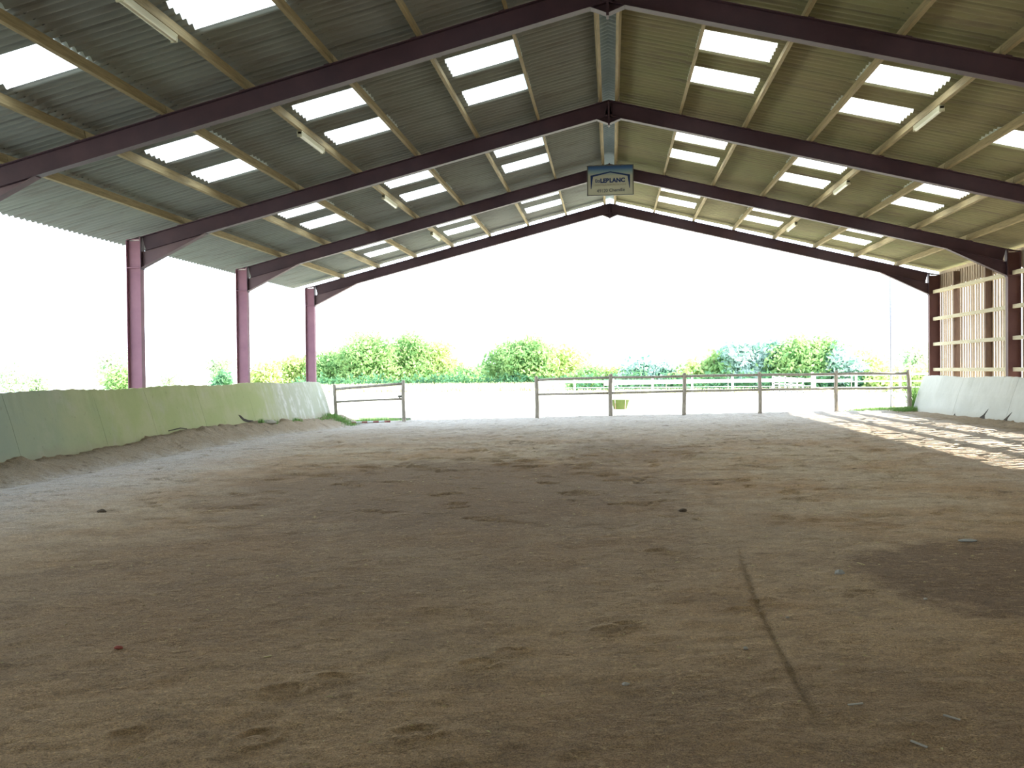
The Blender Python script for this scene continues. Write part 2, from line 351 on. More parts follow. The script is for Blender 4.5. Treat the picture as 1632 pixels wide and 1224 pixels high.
def zat(x, y):
    j = int(np.clip(np.searchsorted(ys, y), 0, ny - 1)); i = int(np.clip(np.searchsorted(xs, x), 0, nx - 1)); return float(Z[j, i])

# open ground outside, one sheet with a hole where the barn stands
ex = np.unique(np.concatenate([np.linspace(-300, -40, 14), np.linspace(-40, 40, 81), np.linspace(40, 300, 14), [-10.45, 10.45]]))
ey = np.unique(np.concatenate([np.linspace(-60, -12, 8), np.linspace(-10, 31, 30), [31.55], np.linspace(32, 40, 17), np.linspace(41, 110, 60), np.linspace(120, 500, 12)]))
EX, EY = np.meshgrid(ex, ey)
EZ = zf0(np.clip(EX, -11, 11), np.clip(EY, 0, 31.5)) * sstep(60, 34, EY) * sstep(40, 14, np.abs(EX)) - .02 + .03 * fbm(EX, EY, .5, 91)
EZ += .01 * sstep(33, 31.5, EY)
eidx = np.arange(EX.size).reshape(EX.shape)
eq = np.stack([eidx[:-1, :-1], eidx[:-1, 1:], eidx[1:, 1:], eidx[1:, :-1]], -1)
cxm = (EX[:-1, :-1] + EX[1:, 1:]) / 2; cym = (EY[:-1, :-1] + EY[1:, 1:]) / 2
keep = ~((np.abs(cxm) < 10.4) & (cym > -10) & (cym < 31.5))
o = npmesh('outdoor_ground', np.stack([EX, EY, EZ], -1).reshape(-1, 3), eq[keep], M_field, None, True)
tag(o, 'pale sunlit sandy paddock outside the barn', 'ground', kind='structure')

# ------------------------------------------------------------------ roof
PX = [.16, 1.48, 2.80, 4.13, 5.46, 6.79, 8.12, 9.43]         # purlin lines from the ridge down
LAP = .08; PITCH = .177; SW = .885; YEND = 32.0
NS = 48; YTOP = YEND - NS * SW
yy = np.linspace(YTOP, YEND, NS * 5 * 8 + 1)                         # 8 samples per corrugation
wave = .028 * np.cos(2 * np.pi * (YEND - yy) / PITCH)
rows = [(PX[i] - (LAP if i else 0), (PX[i + 1] + LAP) if i < 7 else 11.38) for i in range(8)]
def sheet(side, x0, x1, j0, j1, lift=0.0):
    """corrugated strip between x0 and x1 (from the ridge), sheets j0..j1 counted from the far end"""
    a = len(yy) - 1 - j1 * 40; b = len(yy) - 1 - j0 * 40
    ya = yy[a:b + 1]; wa = wave[a:b + 1]; n = len(ya); co = []
    for t in (0, .5, 1):
        x = x0 + (x1 - x0) * t
        z = RZ - SL * x + .165 * math.sqrt(1 + SL * SL) + .036 + .014 * t + lift
        co.append(np.stack([np.full(n, side * x), ya, z + wa], -1))
    co = np.concatenate(co); i = np.arange(n - 1)
    q = np.concatenate([np.stack([k * n + i, k * n + i + 1, (k + 1) * n + i + 1, (k + 1) * n + i], -1) for k in (0, 1)])
    return co, q
sky_rows = {1: 'upper', 3: 'middle', 5: 'lower'}
BAYW = {0: 'far end bay', 1: 'second bay from the far end', 2: 'third bay from the far end', 3: 'nearest overhead bay'}
wi = 0
for side, M_r, sname in ((-1, M_roofL, 'left'), (1, M_roofR, 'right')):
    cos, qs, off = [], [], 0
    for i, (x0, x1) in enumerate(rows):
        cuts = []
        if i in sky_rows:
            for k in range(7):
                for j in (2, 4):
                    if 7 * k + j < NS: cuts.append(7 * k + j)
        j = 0
        for c in sorted(cuts) + [NS]:
            if c > j:
                co, q = sheet(side, x0, x1, j, c); cos.append(co); qs.append(q + off); off += len(co)
            j = c + 1
        for c in sorted(cuts):
            k, jj = divmod(c, 7)
            if k > 3: 
                co, q = sheet(side, x0, x1, c, c + 1); cos.append(co); qs.append(q + off); off += len(co); continue
            wi += 1
            co, q = sheet(side, x0 + LAP + .01, x1, c, c + 1, -.002)
            w = npmesh('window_%d' % wi, co, q, M_sky, None, True)
            tag(w, 'translucent corrugated skylight, %s slope, %s row, %s of its pair, %s' % (sname, sky_rows[i], 'farther' if jj == 2 else 'nearer', BAYW[k]), 'skylight', kind='structure')
    r = npmesh('ceiling', np.concatenate(cos), np.concatenate(qs), M_r, None, True)
    tag(r, ('grey' if side < 0 else 'olive green') + ' corrugated roof sheets of the %s slope' % sname, 'roof', kind='structure')
# ridge cap: corrugated too, folded over the ridge
n = len(yy); co = []
for x, dz in ((-.34, .0), (-.17, .03), (0, .055), (.17, .03), (.34, .0)):
    co.append(np.stack([np.full(n, x), yy, RZ - SL * abs(x) + .171 + .036 + .028 + dz + wave * 1.0], -1))
i = np.arange(n - 1); co = np.concatenate(co)
q = np.concatenate([np.stack([k * n + i, k * n + i + 1, (k + 1) * n + i + 1, (k + 1) * n + i], -1) for k in range(4)])
o = npmesh('trim_1', co, q, M_ridge, None, True); tag(o, 'blue grey corrugated ridge cap along the top of the roof', 'ridge cap', kind='structure')

# ------------------------------------------------------------------ purlins, one length of timber per bay
ORD = ['beside the ridge', 'first below the ridge', 'second below the ridge', 'third below the ridge', 'fourth below the ridge',
       'fifth below the ridge', 'sixth below the ridge', 'seventh below the ridge', 'along the eave']
cosl = 1 / math.sqrt(1 + SL * SL)
BAYN = ['nearest overhead bay', 'third bay from far end', 'second bay from far end', 'far end bay']
proto = {}
for b in range(4):
    y0 = F[b] + .006 - (.6 if b == 0 else 0); y1 = F[b + 1] - .006 + (.33 if b == 3 else 0)
    for side in (-1, 1):
        nrm = Vector((side * SL * cosl, 0, cosl))
        for i, px in enumerate(PX):
            base = Vector((side * px, 0, RZ - SL * px))
            t = tag(bpy.data.objects.new('purlin', None), 'timber roof purlin, %s slope, %s, %s' % ('left' if side < 0 else 'right', ORD[i], BAYN[b]), 'purlin', 'roof purlins')
            t.location = base + Vector((0, y0, 0)); C.objects.link(t)
            m = MB(); jit = random.uniform(-.004, .004)
            c0 = nrm * (.0835)
            m.bar(c0, c0 + Vector((jit * (i > 0), y1 - y0, 0)), .058, .163, nrm)
            beam = m.build('beam', M_purlin, None, bevel=.004); beam.parent = t
            m = MB(); side_off = Vector((cosl * side, 0, -SL * cosl)) * .034    # steel angle down-slope of the timber
            yb = y1 - y0 - (.33 if b == 3 else 0) - .09
            m.bar(side_off + nrm * .003 + Vector((0, yb, 0)), side_off + nrm * .003 + Vector((0, yb + .08, 0)), .09, .006, nrm, ow=.04 * side)
            m.bar(side_off + nrm * .06 + Vector((0, yb, 0)), side_off + nrm * .06 + Vector((0, yb + .08, 0)), .006, .11, nrm)
            cl = m.build('cleat', M_steel, None); cl.parent = t

# ------------------------------------------------------------------ steel portal frames
FD, FW, TF, TW = .335, .16, .014, .010
def isect(m, p0, p1, depth, up, y_w=FW):
    """I-section whose top face runs p0-p1 and whose depth goes along -up"""
    m.bar(p0, p1, y_w, TF, up, oh=-TF / 2); m.bar(p0, p1, y_w, TF, up, oh=-depth + TF / 2); m.bar(p0, p1, TW, depth - 2 * TF, up, oh=-depth / 2)
FN = ['nearest steel portal frame crossing overhead', 'second steel portal frame from the camera', 'third steel portal frame, the one carrying the sign', 'farthest steel portal frame at the open end']
for k in range(4):
    y = F[k + 1]; t = thing('portal_frame', FN[k] + ', dark red paint', 'steel frame', (0, y, 0), 'steel portal frames')
    t['_w'] = (0, y, 0)
    for side in (-1, 1):
        xo = side * HALF; xi = side * (HALF - FD); zt = RZ - SL * HALF
        nrm = Vector((side * SL * cosl, 0, cosl))
        gx = float(side * 10.59); zb = -.25
        m = MB()   # column
        for xa, xb in ((HALF - TF, HALF), (HALF - FD, HALF - FD + TF)):
            ztt = RZ - SL * xb
            x0, x1 = sorted((side * xa, side * xb)); m.box(x0, x1, y - FW / 2, y + FW / 2, zb, ztt)
        x0, x1 = sorted((side * (HALF - TF), side * (HALF - FD + TF))); m.box(x0, x1, y - TW / 2, y + TW / 2, zb, zt)
        m.box(x0, x1, y - FW / 2, y + FW / 2, 3.99, 4.004); m.box(x0, x1, y - FW / 2, y + FW / 2, 4.62, 4.634)
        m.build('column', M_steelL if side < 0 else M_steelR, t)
        m = MB()   # cap on the column following the slope
        m.bar((side * (HALF - FD), y, RZ - SL * (HALF - FD) ), (xo, y, zt), FW, .014, nrm); m.build('cap_plate', M_steel, t)
        m = MB(); xe = HALF - FD - .021   # rafter
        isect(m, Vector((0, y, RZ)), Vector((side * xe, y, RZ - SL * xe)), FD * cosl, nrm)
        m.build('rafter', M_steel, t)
        m = MB()   # haunch
        xh = 8.91; bz = lambda x: RZ - SL * x - FD
        m.prism([(side * xh, y - TW / 2, bz(xh)), (side * xe, y - TW / 2, bz(xe)), (side * xe, y - TW / 2, 3.99)], (0, TW, 0))
        m.bar((side * xh, y, bz(xh) - .002), (side * xe, y, 3.99), FW, TF, Vector((side * .44, 0, .9)))
        m.build('haunch', M_steel2 if side < 0 else M_steel, t)
        m = MB(); x0, x1 = sorted((side * (xe + .001), side * (xe + .020)))
        m.box(x0, x1, y - FW / 2 - .005, y + FW / 2 + .005, 3.95, RZ - SL * xe - .005); m.build('end_plate', M_steel, t)
    m = MB()   # apex: end plates and the small haunch under the ridge
    m.box(-.018, .018, y - FW / 2 - .005, y + FW / 2 + .005, RZ - FD - .20, RZ - .01); m.build('apex_plate', M_steel, t)
    m = MB()
    for side in (-1, 1):
        za = RZ - FD - SL * .24
        m.prism([(side * .24, y - TW / 2, za), (side * .018, y - TW / 2, RZ - FD - .15), (side * .018, y - TW / 2, RZ - FD)], (0, TW, 0))
        m.bar((side * .245, y, za), (side * .018, y, RZ - FD - .15), FW, TF, Vector((side * .3, 0, .95)))
    m.build('apex_haunch', M_steel, t)

# ------------------------------------------------------------------ concrete kick walls
def panel(side, y0, y1, seed):
    """leaning panel, top edge chipped"""
    r = random.Random(seed); n = max(6, int((y1 - y0) / .12)); v = []; f = []
    for i in range(n + 1):
        y = y0 + (y1 - y0) * i / n
        tz = (1.325 if side < 0 else 1.30) + (r.uniform(-.022, .014) if i % 2 else r.uniform(-.01, .01)) + .02 * math.sin(y * 1.3)
        if side < 0 and y > 27: tz -= (y - 27) * .014
        e = 0.0
        for (x, z) in ((9.78, -.30), (9.87, .16), (10.05, .78), (10.23, tz), (10.33, tz - .01), (10.33, -.3)): v.append((side * x, y, z))
    for i in range(n):
        for k in range(6):
            a = i * 6 + k; b = i * 6 + (k + 1) % 6; f.append((a, b, b + 6, a + 6))
    f += [tuple(range(6)), tuple(range(n * 6, n * 6 + 6))]
    return MB().add(v, f)
WL = thing('wall_left', 'green algae stained leaning concrete wall along the left side', 'wall', kind='structure')
ed = [-10.2, -6, -2, 2, 5.5, 9, 11.6, 14.4, 17.07, 19.09, 21.57, 24.67, 28.1, 31.42]
for i in range(len(ed) - 1): panel(-1, ed[i] + .003, ed[i + 1] - .003, i).build('concrete_panel', M_wallL, WL)
WR = thing('wall_right', 'pale leaning concrete wall along the right side', 'wall', kind='structure')
ed = [-10.2, -6, -2, 2, 6, 10, 14, 18, 21.9, 24.3, 27.9, 31.42]
for i in range(len(ed) - 1): panel(1, ed[i] + .005, ed[i + 1] - .005, 50 + i).build('concrete_panel', M_wallR, WR)

# broken places at the foot of the walls
M_crack = mat('crack_hollow', (.05, .04, .03), .95)
def crack(side, pts, parent):
    P = [(side * (9.87 + (z - .16) * .29 - .002 - .0), y, z) for y, z in pts]
    MB().prism(P, (-side * .006, 0, 0)).build('crack', M_crack, parent)
crack(-1, [(23.6, .50), (23.75, .47), (23.9, .38), (24.15, .33), (24.45, .30), (24.5, .26), (24.1, .27), (23.85, .31), (23.7, .40)], WL)
crack(-1, [(19.6, .34), (20.2, .37), (20.5, .33), (20.5, .31), (20.2, .345), (19.6, .32)], WL)
crack(1, [(25.5, .13), (25.62, .28), (25.50, .46), (25.70, .30), (25.95, .20), (26.0, .14)], WR)
crack(1, [(24.1, .12), (24.2, .26), (24.05, .44), (24.32, .27), (24.55, .15), (24.5, .10)], WR)
crack(1, [(27.6, .13), (27.7, .24), (27.8, .15), (28.3, .17), (28.3, .13)], WR)
crack(1, [(26.6, .12), (26.9, .19), (27.3, .15), (27.3, .11)], WR)

# ------------------------------------------------------------------ slatted cladding of the right side, one frame bay each
CB = [(-4.49, 1.51, 'first bay behind the camera'), (1.51, 7.51, 'bay right beside the camera'), (7.51, 13.51, 'bay beside the nearest frame'), (13.51, 19.51, 'bay between nearest and second frames'), (19.51, 25.51, 'sliver at the right image edge'), (25.51, 31.51, 'fully visible bay beside the open end')]
for y0, y1, where in CB:
    t = thing('slatted_cladding', 'vertical timber slat cladding with horizontal rails, ' + where, 'cladding', (10.6, y0, 0), 'slatted cladding bays')
    t['_w'] = (10.6, y0, 0)
    a, b = y0 + .09, y1 - .09
    m = MB(); yv = y0 + .01; be = y1 + (.12 if y1 > 31 else 0)
    while yv < be - .1:
        j = random.uniform(-.008, .008); w = random.uniform(.112, .135)
        m.box(10.775, 10.797, yv + j, yv + j + w, 1.10, 4.62); yv += .192
    m.build('slats', M_slat, t)
    m = MB(); yv = y0 + .01
    while yv < be - .05:
        m.box(10.80, 10.82, yv + .001, min(yv + .148, be), 4.18 + random.uniform(-.02, .02), 4.72); yv += .15
    m.build('upper_boards', M_upper, t)
    for c in (y0 + 1.82, y0 + 4.24):
        MB().box(10.60, 10.772, c, c + .07, -.1, 4.55).build('post', M_dark, t)
    for zr in (1.45, 2.28, 3.11, 4.0):
        MB().box(10.53, 10.598, a, b, zr, zr + .105).build('rail', M_girt, t, bevel=.004)
        m = MB()
        for c0, c1 in ((a, y0 + 1.815), (y0 + 1.895, y0 + 4.235), (y0 + 4.315, b)): m.box(10.60, 10.772, c0, c1, zr + .02, zr + .085)
        m.build('spacer', M_girt, t)
    MB().box(10.45, 10.52, y0 + .10, y0 + .20, 1.25, 4.1).build('stud', M_girt, t, bevel=.004)
# unseen end wall, added behind the camera to hold the light down
m = MB()
for i in range(84):
    x = -10.7 + i * .255; m.box(x, x + .245, -8.35, -8.32, -.2, RZ - SL * abs(x) + .1)
o = m.build('wall_back_light_block', M_dark); tag(o, 'unseen boarding added behind the camera to hold the light down', 'wall', kind='structure')

m = MB()  # unseen boards added to cut light from the open left side
for i in range(24):
    y = -8.3 + i * .255; m.box(-10.82, -10.79, y, y + .245, 1.2, 4.6)
o = m.build('wall_left_light_block', M_dark); o.name = 'trim_light_block'; tag(o, 'unseen boarding added behind the camera to block light from the left', 'light blocker', kind='structure')

# ------------------------------------------------------------------ fluorescent battens under the fifth purlin lines
k = 0
for side in (-1, 1):
    for b in range(4):
        y = (F[b] + F[b + 1]) / 2 - .02; x = side * 5.47; z = RZ - SL * 5.46 - .03
        t = thing('tube_lamp', 'long tube lamp under a purlin, %s slope, %s' % ('left' if side < 0 else 'right', BAYN[b]), 'lamp', (x, y, z), 'tube lamps under the roof')
        t['_w'] = (x, y, z)
        m = MB(); hw, hl = .047, .66
        m.prism([(x-hw, y-hl, z+.02), (x-hw*.8, y-hl, z-.03), (x+hw*.8, y-hl, z-.03), (x+hw, y-hl, z+.02)], (0, 2*hl, 0)); m.build('housing', M_lamp, t)
        m = MB(); pts = [(x + hw*.9*math.cos(a), y-hl+.02, z-.03+.052*math.sin(a)) for a in np.linspace(math.pi, 2*math.pi, 9)]
        m.prism(pts, (0, 2*hl-.04, 0)); m.build('diffuser', M_clear, t, smooth=False)
        for e in (-1, 1):
            m = MB(); ye = y + e * hl
            m.box(x-hw*1.02, x+hw*1.02, min(ye, ye-e*.03), max(ye, ye-e*.03), z-.086, z+.022); m.build('end_cap', M_lamp, t, bevel=.02)

# ------------------------------------------------------------------ hanging sign on the third frame
def sign():
    yb = 25.36; x0, x1, z0, z1 = -.60, .645, 6.40, 7.215; y = yb - .02; rot = .012
    t = thing('company_sign', 'rectangular blue and cream company sign hanging below the ridge', 'sign', (0, yb, z1)); t['_w'] = (0, yb, z1)
    m = bpy.data.materials.new('sign_print'); m.use_nodes = True; nt = m.node_tree; p = nt.nodes['Principled BSDF']; p.inputs['Roughness'].default_value = .6
    g = N(nt, 'TexCoord'); s = N(nt, 'SeparateXYZ'); nt.links.new(g.outputs['Object'], s.inputs[0])
    h = mathn(nt, 'DIVIDE', mathn(nt, 'SUBTRACT', s.outputs['Z'], z0), z1 - z0)
    ex_ = mathn(nt, 'MULTIPLY', mathn(nt, 'ABSOLUTE', s.outputs['X']), .12)
    h = mathn(nt, 'ADD', h, mathn(nt, 'MULTIPLY', ex_, -.0))
    c = ramp(nt, h, [(0, (.44, .43, .32)), (.64, (.44, .44, .35)), (.78, (.22, .33, .36)), (.90, (.05, .13, .30)), (1, (.02, .06, .18))])
    nt.links.new(c, p.inputs['Base Color'])
    brd = MB().box(x0, x1, y - .01, y + .01, z0, z1).build('board', m, t)
    f = MB()
    for a in ((x0-.015, x1+.015, z1-.012, z1+.012), (x0-.015, x1+.015, z0-.012, z0+.012)): f.box(a[0], a[1], y-.018, y+.014, a[2], a[3])
    for a in (x0, x1): f.box(a-.014, a+.014, y-.018, y+.014, z0, z1)
    f.build('frame', M_sign_edge, t)
    ink = mat('sign_ink', (.015, .035, .12), .6); faint = mat('sign_faint_ink', (.27, .235, .19), .6); grey = mat('sign_grey_ink', (.075, .085, .11), .6)
    cx = (x0 + x1) / 2; ph = MB(); yf = y - .0115
    W = .54
    top = lambda x: 7.05 - .19 * abs(x - cx)
    for sgn in (-1, 1):
        ph.prism([(cx, yf, top(cx)), (cx + sgn*W, yf, top(cx + W)), (cx + sgn*W, yf, top(cx + W) - .05), (cx, yf, top(cx) - .035)], (0, -.002, 0))
        ph.prism([(cx + sgn*W, yf, top(cx + W) - .0), (cx + sgn*(W - .07), yf, top(cx + W) - .03), (cx + sgn*(W - .02), yf, 6.58), (cx + sgn*(W - .005), yf, 6.58)], (0, -.002, 0))
    e_ = ph.build('barn_emblem', ink); e_.parent = brd
    def text(body, x, z, size, mt, off=0.0, nm='lettering', sx=1.0, tilt=.0):
        cu = bpy.data.curves.new(nm, 'FONT'); cu.body = body; cu.size = size; cu.offset = off; cu.extrude = .001; cu.align_x = 'LEFT'
        tmp = bpy.data.objects.new('tmp', cu); C.objects.link(tmp); bpy.context.view_layer.update()
        me = bpy.data.meshes.new_from_object(tmp.evaluated_get(bpy.context.evaluated_depsgraph_get()))
        bpy.data.objects.remove(tmp)
        R = Matrix.Translation((x, y - .0135, z)) @ Matrix.Rotation(-tilt, 4, 'Y') @ Matrix.Rotation(math.pi / 2, 4, 'X') @ Matrix.Diagonal((sx, 1, 1, 1))
        me.transform(R); me.materials.clear(); me.materials.append(mt)
        xsz = max(v.co.x for v in me.vertices) - min(v.co.x for v in me.vertices)
        o_ = link(nm, me); o_.parent = brd; return xsz
    text('Ets', cx - .415, 6.755, .125, ink, .003, sx=.9, tilt=.012)
    text('LEBLANC', cx - .275, 6.745, .155, ink, .008, sx=1.04, tilt=.012)
    text('CONSTRUCTION METALLIQUE', cx - .43, 6.655, .065, faint, .0, sx=.95, tilt=.012)
    text('49120 Chemillé', cx - .37, 6.475, .13, grey, .001, sx=.93, tilt=.03)
    h = MB(); h.box(-.30, -.27, yb-.03, 25.42, z1-.03, z1+.01).box(.30, .33, yb-.03, 25.42, z1-.03, z1+.01)
    h.tube([(.0, yb-.015, z1), (.0, yb-.015, z1+.06)], .02, 6); h.build('hanger', M_steel, t)
sign()

# ------------------------------------------------------------------ timber fences across the open end
def fence(label, posts, y, railh, extra=None):
    t = thing('timber_fence', label, 'fence', (posts[0][0], y, posts[0][1])); t['_w'] = tuple(t.location)
    for i, (x, zb, xt, zt) in enumerate(posts):
        r = .068 + random.uniform(-.006, .006); p = []
        for s_ in (0, .12, .35, .6, .85, .985, 1.0):
            wob = .012 * math.sin(i * 2.1 + s_ * 5) * (0 < s_ < 1)
            p.append((x + (xt - x) * s_ + wob, y, zb - .08 + (zt - zb + .08) * s_))
        MB().tube(p, [r*1.05, r*1.03, r, r*.98, r*.95, r*.93, r*.7], 12).build('post', M_post, t, smooth=True)
    for i in range(len(posts) - 1):
        a, b = posts[i], posts[i + 1]
        for q, (ha, hb, rr) in enumerate(railh[i] if isinstance(railh[0], list) else railh):
            xa = a[0] + (a[2] - a[0]) * (ha - a[1]) / (a[3] - a[1]); xb = b[0] + (b[2] - b[0]) * (hb - b[1]) / (b[3] - b[1])
            pa = Vector((xa + .05, y - .0, ha)); pb = Vector((xb - .05, y - .0, hb)); md = (pa + pb) / 2 + Vector((0, 0, random.uniform(-.015, .012)))
            MB().tube([pa, (pa + md) / 2 + Vector((0, 0, .004)), md, (pb + md) / 2, pb], [rr, rr*.97, rr, rr*.95, rr*.97], 10).build('rail', M_post, t, smooth=True)
    return t
FY = 31.36
fence('short weathered timber fence with two rails beside the left wall', [(-9.66, -.2, -9.70, 1.19), (-7.22, -.19, -7.24, 1.32)], FY, [[(1.03, 1.19, .052), (.57, .66, .040)]])
t_ = [o for o in C.objects if o.name.startswith('timber_fence')][0]
m = MB(); m.box(-7.42, -7.30, FY - .05, FY + .05, .71, .79); m.box(-7.38, -7.34, FY - .02, FY + .02, .66, .71); m.build('latch', M_sign_edge, t_)
RP = [(-2.56, -.08, -2.55, 1.40), (-.04, 0, -.03, 1.46), (2.44, .07, 2.45, 1.47), (4.94, .12, 4.95, 1.47), (7.42, .13, 7.42, 1.50), (9.78, .14, 9.72, 1.50)]
tops = [(1.28, 1.34), (1.34, 1.36), (1.36, 1.38), (1.38, 1.385), (1.385, 1.38)]; lows = [(.78, .81), (.81, .855), (.855, .88), (.88, .90), (.90, .90)]
fence('long weathered round-rail timber fence with six posts closing the right of the open end', RP, FY,
      [[(a[0], a[1], .047), (b[0], b[1], .040)] for a, b in zip(tops, lows)])

# ------------------------------------------------------------------ things outside beyond the fence
def gz(x, y): 
    j = int(np.clip(np.searchsorted(ey, y), 0, len(ey) - 1)); i = int(np.clip(np.searchsorted(ex, x), 0, len(ex) - 1)); return float(EZ[j, i])
# green tub on legs
ty = 33.6; gz0 = gz(.3, ty)
t = thing('feed_tub', 'green flared tub standing on thin legs beyond the long fence', 'tub', (.3, ty, gz0)); t['_w'] = tuple(t.location)
m = MB(); n = 24; V = []; Fc = []
prof = [(.22, .19), (.235, .17), (.345, .50), (.365, .505), (.355, .52), (.335, .51), (.215, .20), (.0, .195)]
for (r, z) in prof:
    for k in range(n):
        a = 2 * math.pi * k / n; V.append((.31 + r * math.cos(a), ty + r * .8 * math.sin(a), gz0 + z))
for i in range(len(prof) - 1):
    for k in range(n): Fc.append((i*n+k, i*n+(k+1)%n, (i+1)*n+(k+1)%n, (i+1)*n+k))
Fc.append(tuple(range(n)))
m.add(V, Fc).build('basin', M_green, t, smooth=True)
for sx_ in (-1, 1):
    for sy_ in (-1, 1):
        x = .31 + sx_ * .17
        MB().tube([(x + sx_*.02, ty + sy_*.30, gz0+.50), (x, ty + sy_*.20, gz0+.17), (x+sx_*.05, ty+sy_*.24, gz0-.02)], .013, 6).build('leg', M_pink, t, smooth=True)
# striped jumping pole and old timber pole lying by the short fence
t = thing('jump_pole', 'red and white striped jumping pole lying under the short fence', 'pole', (-8, 31.0, -.15)); t['_w'] = tuple(t.location)
M_stake = mat('stake_plastic', (.24, .20, .20), .6)
m_red = mat('red_paint', (.38, .17, .15), .7)
pa, pb = Vector((-9.25, 31.05, zat(-9.1, 31.05) + .045)), Vector((-7.65, 31.12, zat(-7.6, 31.12) + .03)); nseg = 8
for i in range(nseg):
    a = pa.lerp(pb, i / nseg); b = pa.lerp(pb, (i + 1) / nseg)
    MB().tube([a, b], .035, 12).build('band', m_red if i % 2 else M_white, t, smooth=True)
pa, pb = (-9.3, 34.2, gz(-9.3, 34.2) + .05), (-7.2, 32.3, gz(-7.2, 32.3) + .05)
for k_, (d, r) in enumerate(((0, .07),)):
    o = MB().tube([(pa[0]-.3, pa[1], pa[2]+.03), (pb[0], pb[1], pb[2]+.02)], [r, r*.7], 10).build('old_pole', M_log, smooth=True)
    tag(o, 'grey weathered pole lying on the grass behind the short fence', 'pole')
# mast
zz = gz(9.6, 34)
t = thing('lighting_mast', 'slender pale mast standing beyond the right end of the long fence', 'mast', (9.95, 34, zz)); t['_w'] = tuple(t.location)
MB().tube([(9.95, 34, zz - .1), (9.95, 34, 2.5), (9.94, 34, 7.5)], [.045, .04, .03], 10).build('pole', M_mast, t, smooth=True)
MB().box(9.94, 10.06, 33.88, 33.95, zz - .05, .55).build('stake', M_post, t)
# low tape fence
TP = [(-.27, 34.4), (2.17, 36.6), (4.8, 38.5), (7.15, 38.0), (9.6, 38.0)]
t = thing('tape_fence', 'white tape fence on thin stakes just beyond the long timber fence', 'fence', (TP[0][0], TP[0][1], 0)); t['_w'] = tuple(t.location)
for x, y in TP: MB().tube([(x, y, gz(x, y) - .05), (x - .02, y, 1.22)], .018, 6).build('stake', M_stake, t)
m = MB()
for i in range(len(TP) - 1):
    a, b = TP[i], TP[i + 1]; m.bar((a[0], a[1]-.02, 1.07), (b[0], b[1]-.02, 1.09), .006, .10)
m.build('tape', M_white, t)
# farther white post and rail fences
def white_fence(label, pts, h, rails):
    t = thing('white_fence', label, 'fence', (*pts[0], 0)); t['_w'] = tuple(t.location)
    for (x, y) in pts:
        z = gz(x, y); MB().box(x-.06, x+.06, y-.06, y+.06, z-.1, z+h).build('post', M_white, t)
    for i in range(len(pts) - 1):
        a, b = pts[i], pts[i+1]; za, zb_ = gz(*a), gz(*b)
        for r, hh in rails: MB().bar((a[0], a[1], za + r), (b[0], b[1], zb_ + r), .04, hh).build('rail', M_white, t)
    return t
white_fence('white post and rail paddock fence seen between the tape fence and the hedge', [(-4.6+i*2.35, 56 - .1*i) for i in range(8)], 1.15, ((.92, .15), (.55, .03)))
white_fence('farther white paddock fence continuing in front of the right hand trees', [(12.3+i*2.6, 58.0) for i in range(5)], 1.35, ((1.18, .13), (.75, .07), (.38, .07)))
t = thing('paddock_gate', 'small white barred gate in the far white fence', 'gate', (10.1, 52, 0)); t['_w'] = tuple(t.location)
for i in range(6): MB().box(8.9+i*.32, 8.96+i*.32, 52.0, 52.05, .1, 1.25-.05*i).build('upright', M_white, t)
for z in (.25, .65, 1.0): MB().bar((8.9, 52.02, z+.1), (10.56, 52.02, z), .04, .07).build('crossbar', M_white, t)

# ------------------------------------------------------------------ trees and hedge
def leaves(name, blobs, count, size, mt, parent, seed, zmin=.05):
    r = np.random.default_rng(seed); vol = np.array([b[3]*b[4]*b[5] for b in blobs]) ** .7; pick = r.choice(len(blobs), count, p=vol / vol.sum())
    B = np.array(blobs)[pick]; d = r.normal(size=(count, 3)); d /= np.linalg.norm(d, axis=1)[:, None]
    rad = (r.random(count) ** .4)[:, None]; P = B[:, :3] + d * rad * B[:, 3:6] + r.normal(size=(count, 3)) * .20
    P[:, 2] = np.maximum(P[:, 2], zmin)
    a = r.normal(size=(count, 3)) + np.array([0, 0, .3]); a /= np.linalg.norm(a, axis=1)[:, None]; t = r.normal(size=(count, 3)); b = np.cross(a, t); b /= np.linalg.norm(b, axis=1)[:, None]; c = np.cross(a, b)
    s = (size * (.6 + .8 * r.random(count)))[:, None]
    V = np.stack([P - b*s, P + c*s*.45, P + b*s, P - c*s*.45], 1).reshape(-1, 3)
    return npmesh(name, V, np.arange(count * 4).reshape(-1, 4), mt, parent)
